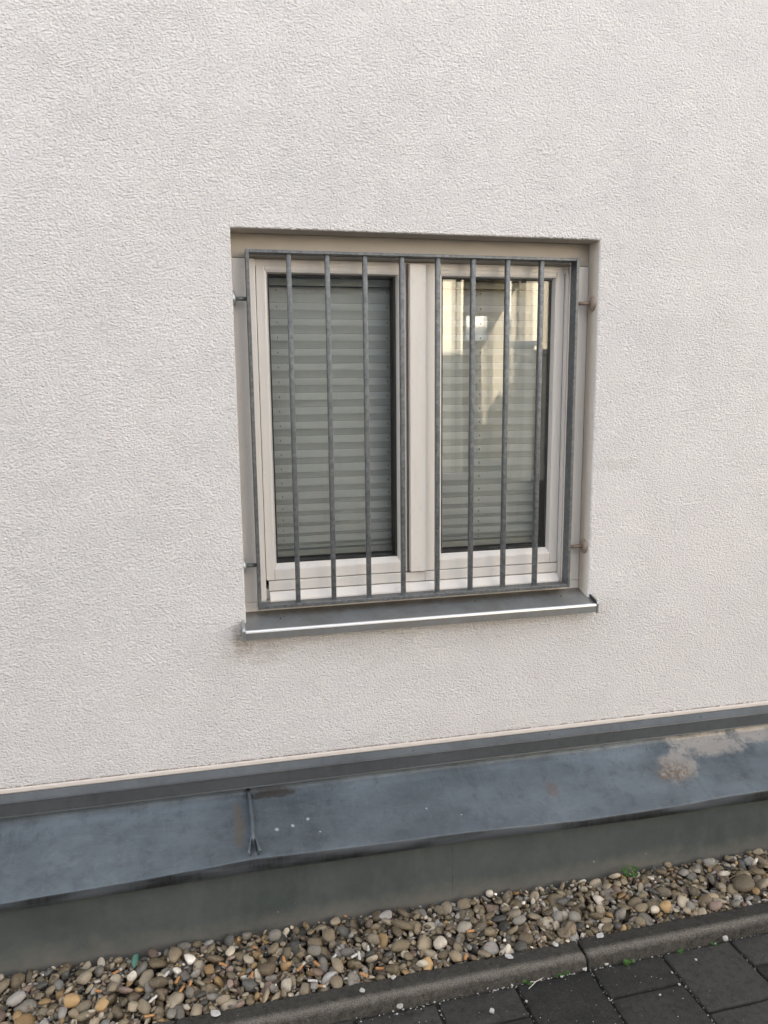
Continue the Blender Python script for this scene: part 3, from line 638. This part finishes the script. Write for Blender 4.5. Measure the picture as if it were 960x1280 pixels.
# twigs
for (pa, pb, lb) in (((752, 1126), (779, 1115), 'thin brown twig across the pebbles, near the small green weed'), ((905, 1105), (928, 1100), 'thin brown twig beside the big brown stone'), ((619, 1119), (632, 1137), 'short dark twig lying on tan pebbles below the plinth joint'), ((706, 1171), (722, 1152), 'bent twig behind the kerb by the joint')):
    A = on_z(*pa, Z_GRAV+.008); B = on_z(*pb, Z_GRAV+.008); A.z = surf(A.x, A.y)+.002; B.z = surf(B.x, B.y)+.002; md = (A+B)/2+Vector((.003, .002, .006)); md.z = max(md.z, surf(md.x, md.y)+.002)
    bm = bmesh.new(); tube(bm, [A, (A+md)/2+Vector((0, 0, .002)), md, (B+md)/2, B], [.0016, .0014, .0013, .0012, .0008], 6); from_bm('twig', bm, 'twig_brown', None, True, label=lb, category='twig')
# weeds
def weed(px_, py_, z, n, rad, label):
    q = on_z(px_, py_, z); t_ = empty('weed', (q.x, q.y, z), label=label, category='weed', group='small green weeds')
    bs = bmesh.new(); bl_ = bmesh.new()
    for k in range(n):
        a_ = random.uniform(0, 6.28); l_ = rad*random.uniform(.4, 1.); tip = Vector((math.cos(a_)*l_, math.sin(a_)*l_, rad*random.uniform(.3, 1.)))
        tube(bs, [(0, 0, 0), tip*.5+Vector((0, 0, rad*.15)), tip], [.0008, .0006, .0005], 5)
        for j in range(3):
            ca = a_+(j-1)*1.2; d = Vector((math.cos(ca), math.sin(ca), random.uniform(-.1, .35))); w = Vector((-d.y, d.x, 0))*.0032; s_ = .008*random.uniform(.7, 1.2)
            vs = [bl_.verts.new(v) for v in (tip, tip+d*s_*.5+w+Vector((0, 0, .0008)), tip+d*s_, tip+d*s_*.5-w+Vector((0, 0, .0008)))]; bl_.faces.new((vs[0], vs[1], vs[2])); bl_.faces.new((vs[0], vs[2], vs[3]))
    from_bm('stem', bs, 'weed_green', t_); from_bm('foliage', bl_, 'weed_green', t_)
weed(788, 1097, Z_GRAV+.004, 26, .024, 'bushy green weed growing between pebbles against the plinth')
for (x, y, n_, rd, lb) in ((659, 1229, 7, .013, 'tiny green weed in the kerb joint with a dry straw'), (703, 1219, 11, .015, 'small green weed at the kerb foot beside the kerb-stone joint'), (787, 1206, 12, .015, 'small green weed at the kerb foot between two pavers'), (847, 1190, 7, .010, 'tiny weed at the kerb foot beside white grit'), (893, 1181, 6, .010, 'tiny weed at the kerb foot beside the white stone chunk')):
    weed(x, y, Z_PAVE-.004, n_, rd, lb)
A = on_z(661, 1236, Z_PAVE+.004); B = on_z(679, 1222, Z_PAVE+.004); bm = bmesh.new(); tube(bm, [A, (A+B)/2+Vector((0, 0, .005)), B], [.0011, .001, .0007], 6); tube(bm, [(A+B)/2+Vector((0, 0, .004)), (A+B)/2+Vector((-.014, .004, .003))], .0009, 6)
from_bm('dry_straw', bm, 'paper_white', None, True, label='pale forked dry straw on the paver beside the tiny weed', category='straw')
# chips of pale plaster and stone on the kerb and the paving
def chip(px_, py_, z, a, b, c, label, grp=None, mat='chip_white'):
    q = on_z(px_, py_, z); bm = bmesh.new(); bmesh.ops.create_icosphere(bm, subdivisions=2, radius=1)
    for v in bm.verts:
        d = 1+.35*noise.noise(v.co*1.6+Vector((px_, py_, 1)))+.15*noise.noise(v.co*4+Vector((py_, px_, 1))); d *= 1+.3*noise.noise(v.co*2.5+Vector((px_*1.7, 2, py_))); v.co = Vector((v.co.x*a*d*.85, v.co.y*b*d*.8, max(min(v.co.z*c*d, c*.6), -c*.5)))
    o = from_bm('stone_chip', bm, mat, None, False, label=label, category='stone chip'); o.location = (q.x, q.y, z+c*.5); o.rotation_euler = (0, 0, random.uniform(0, 6))
    if grp: o['group'] = grp
chip(906, 1174, Z_PAVE+.004, .012, .010, .011, 'chunky white stone on the paving at the kerb foot')
chip(499, 1258, Z_PAVE+.003, .012, .009, .009, 'jagged white stone chip on the paving in front of the kerb')
chip(511, 1266, Z_PAVE+.003, .010, .006, .004, 'flat grey chip on the paving beside the jagged white chip', None, 'kerb_concrete')
for (x, y, a) in ((757, 1205, .009), (731, 1212, .0075)): chip(x, y, Z_PAVE+.002, a, a*.8, .005, 'pale stone chip at the kerb foot by the kerb-stone joint', 'pale chips by the kerb joint')
for (x, y, a) in ((702, 1221, .005), (870, 1200, .004), (825, 1244, .0035), (615, 1265, .008), (609, 1235, .007), (640, 1188 + 44, .004), (485, 1260, .005), (658, 1252, .004), (840, 1216, .0035), (849, 1231, .004)): chip(x, y, Z_PAVE+.003, a, a*.85, a*.7, 'small pale stone chip lying on the dark pavers', 'small pale chips on the pavers')
for (x, y, a, lb) in ((269, 1267, .014, 'largest ragged pale flake lying on top of the dark kerb'), (453, 1239, .0085, 'small flat pale flake on the kerb in front of the cigarette butts'), (492, 1222, .0085, 'small flat pale flake on the kerb in front of the cigarette butts'), (636, 1196, .012, 'grey-white flake on the kerb in front of tan pebbles'), (750, 1170, .013, 'flat pale flake on the kerb flanking the kerb-stone joint'), (694, 1181, .010, 'flat pale flake on the kerb flanking the kerb-stone joint')):
    chip(x, y, Z_KERB+.0015, a, a*.8, .0035, lb, 'pale flakes on the kerb')
# grit in the joints: nobody could count it
bm = bmesh.new()
def crumb(bm, x, y, z, r_):
    b_ = bmesh.ops.create_icosphere(bm, subdivisions=1, radius=r_)['verts']
    for v in b_: v.co = Vector((v.co.x*random.uniform(.7, 1.2)+x, v.co.y*random.uniform(.7, 1.2)+y, v.co.z*.7+z))
for _ in range(260):
    x = random.uniform(-.4, 1.6); y = KF+SL*x-abs(random.gauss(0, .008)); crumb(bm, x, y, Z_PAVE-.003+random.uniform(0, .003), random.choice((.0012, .0016, .0022, .003)))
for ci in range(-4, 5):
    for _ in range(28): crumb(bm, .797+.2015*ci+random.gauss(0, .003), random.uniform(-.75, -.47), Z_PAVE-.004, random.choice((.001, .0014, .002)))
for _ in range(130): crumb(bm, random.uniform(-.2, 1.5), random.uniform(-.8, -.46), Z_PAVE+.001, random.choice((.0007, .001, .0014)))
from_bm('grit', bm, 'chip_white', None, False, kind='stuff', label='fine pale grit in the paver joints', category='grit')
# dirt caught behind the seam and at the ledge's rear corner, and on the sill
bm = bmesh.new()
for _ in range(130):
    x = random.choice((random.gauss(.03, .03), random.gauss(.0, .015), random.uniform(-.2, 1.6), random.uniform(1.1, 1.7))); y = -.012-abs(random.gauss(0, .006)); crumb(bm, x, y, -.5005-(.0105*(-y)/.03)+.0005, random.choice((.0009, .0014, .002)))
for _ in range(26): crumb(bm, random.choice((random.gauss(.09, .02), random.uniform(.02, .97))), random.uniform(.0, .05), -.006+random.uniform(0, .001), random.choice((.0008, .0012, .0024)))
from_bm('dirt_crumbs', bm, 'crumb', None, False, kind='stuff', label='dark dirt crumbs caught on the zinc ledge', category='dirt')

# ---------------------------------------------------------------- across the street (seen only mirrored in the panes)
def windows(parent, spots, y, mat='dark_glass', fr='white_paint'):
    for (x, z, w, h) in spots:
        f_ = bmesh.new(); ring_frame(f_, x, x+w, z, z+h, .08, .08, .08, .08, y+.005, y+.09, 0); fo = from_bm('window', f_, fr, parent); box('pane', (x+.08, y+.01, z+.08), (x+w-.08, y+.04, z+h-.08), mat, fo)
A_ = empty('grey_house', (0, 0, 0), label='dark grey rendered house across the street', category='house')
box('wall', (-14, -18, Z_PAVE-.03), (3.3, -10, 2.9), 'grey_render', A_); box('roof', (-14.2, -18.2, 2.902), (3.4, -9.8, 3.15), 'roof_tile', A_)
box('sky_block_wall', (-14, -18, 3.152), (-1.5, -10.2, 7.4), 'grey_render', A_); box('sky_block_roof', (-14.2, -18.2, 7.402), (-1.3, -10., 7.6), 'roof_tile', A_)  # taller block added to cut the skylight coming from the left
windows(A_, [(-9, .3, 1.2, 1.5), (-5.5, .3, 1.2, 1.5), (-2, .3, 1.2, 1.5)], -10)
D_ = empty('cream_house', (0, 0, 0), label='sunlit cream house with a carport across the street', category='house')
bm = bmesh.new(); add_box(bm, (3.62, -18, Z_PAVE-.03), (4.06, -10, 4.4)); add_box(bm, (4.062, -18, 2.6), (5.24, -10.01, 4.4)); add_box(bm, (5.242, -18, Z_PAVE-.03), (16, -10, 4.4)); from_bm('wall', bm, 'cream_render', D_)
box('carport_wall', (4.064, -17, Z_PAVE-.03), (5.238, -14, 2.59), 'grey_render', D_); box('roof', (3.4, -18.2, 4.402), (16.2, -9.9, 4.65), 'roof_tile', D_)
windows(D_, [(6.6, .4, 1.2, 1.4), (9.6, .4, 1.2, 1.4)], -10)
o = empty('notice_board', (4.07, -9.4, Z_PAVE-.03), label='small white notice board on a post before the carport', category='notice board')
for nm, a, b, mt in (('post', (-.025, -.03, 0), (.025, .0, 2.1), 'steel_dark'), ('panel', (-.16, .002, 2.13), (.16, .03, 2.48), 'white_paint')): box(nm, a, b, mt, o)
o = empty('flag_pole', (4.52, -9.2, Z_PAVE-.03), label='white pole beside the gate pillars', category='pole'); bm = bmesh.new(); tube(bm, [(0, 0, 0), (0, 0, 5)], [.03, .022], 10); from_bm('shaft', bm, 'white_paint', o, True); bm = bmesh.new(); bmesh.ops.create_uvsphere(bm, u_segments=10, v_segments=6, radius=.05); k_ = from_bm('finial', bm, 'white_paint', o, True); k_.location = (0, 0, 5.03)
for (x, hgt, lb) in ((4.62, 2.02, 'cream gate pillar by the white pole'), (4.98, 1.9, 'cream gate pillar away from the white pole')):
    o = empty('gate_pillar', (x, -8.9, Z_PAVE-.03), label=lb, category='pillar'); box('shaft', (-.12, -.12, 0), (.12, .12, hgt), 'cream_render', o); box('cap', (-.16, -.16, hgt+.001), (.16, .16, hgt+.07), 'white_paint', o)
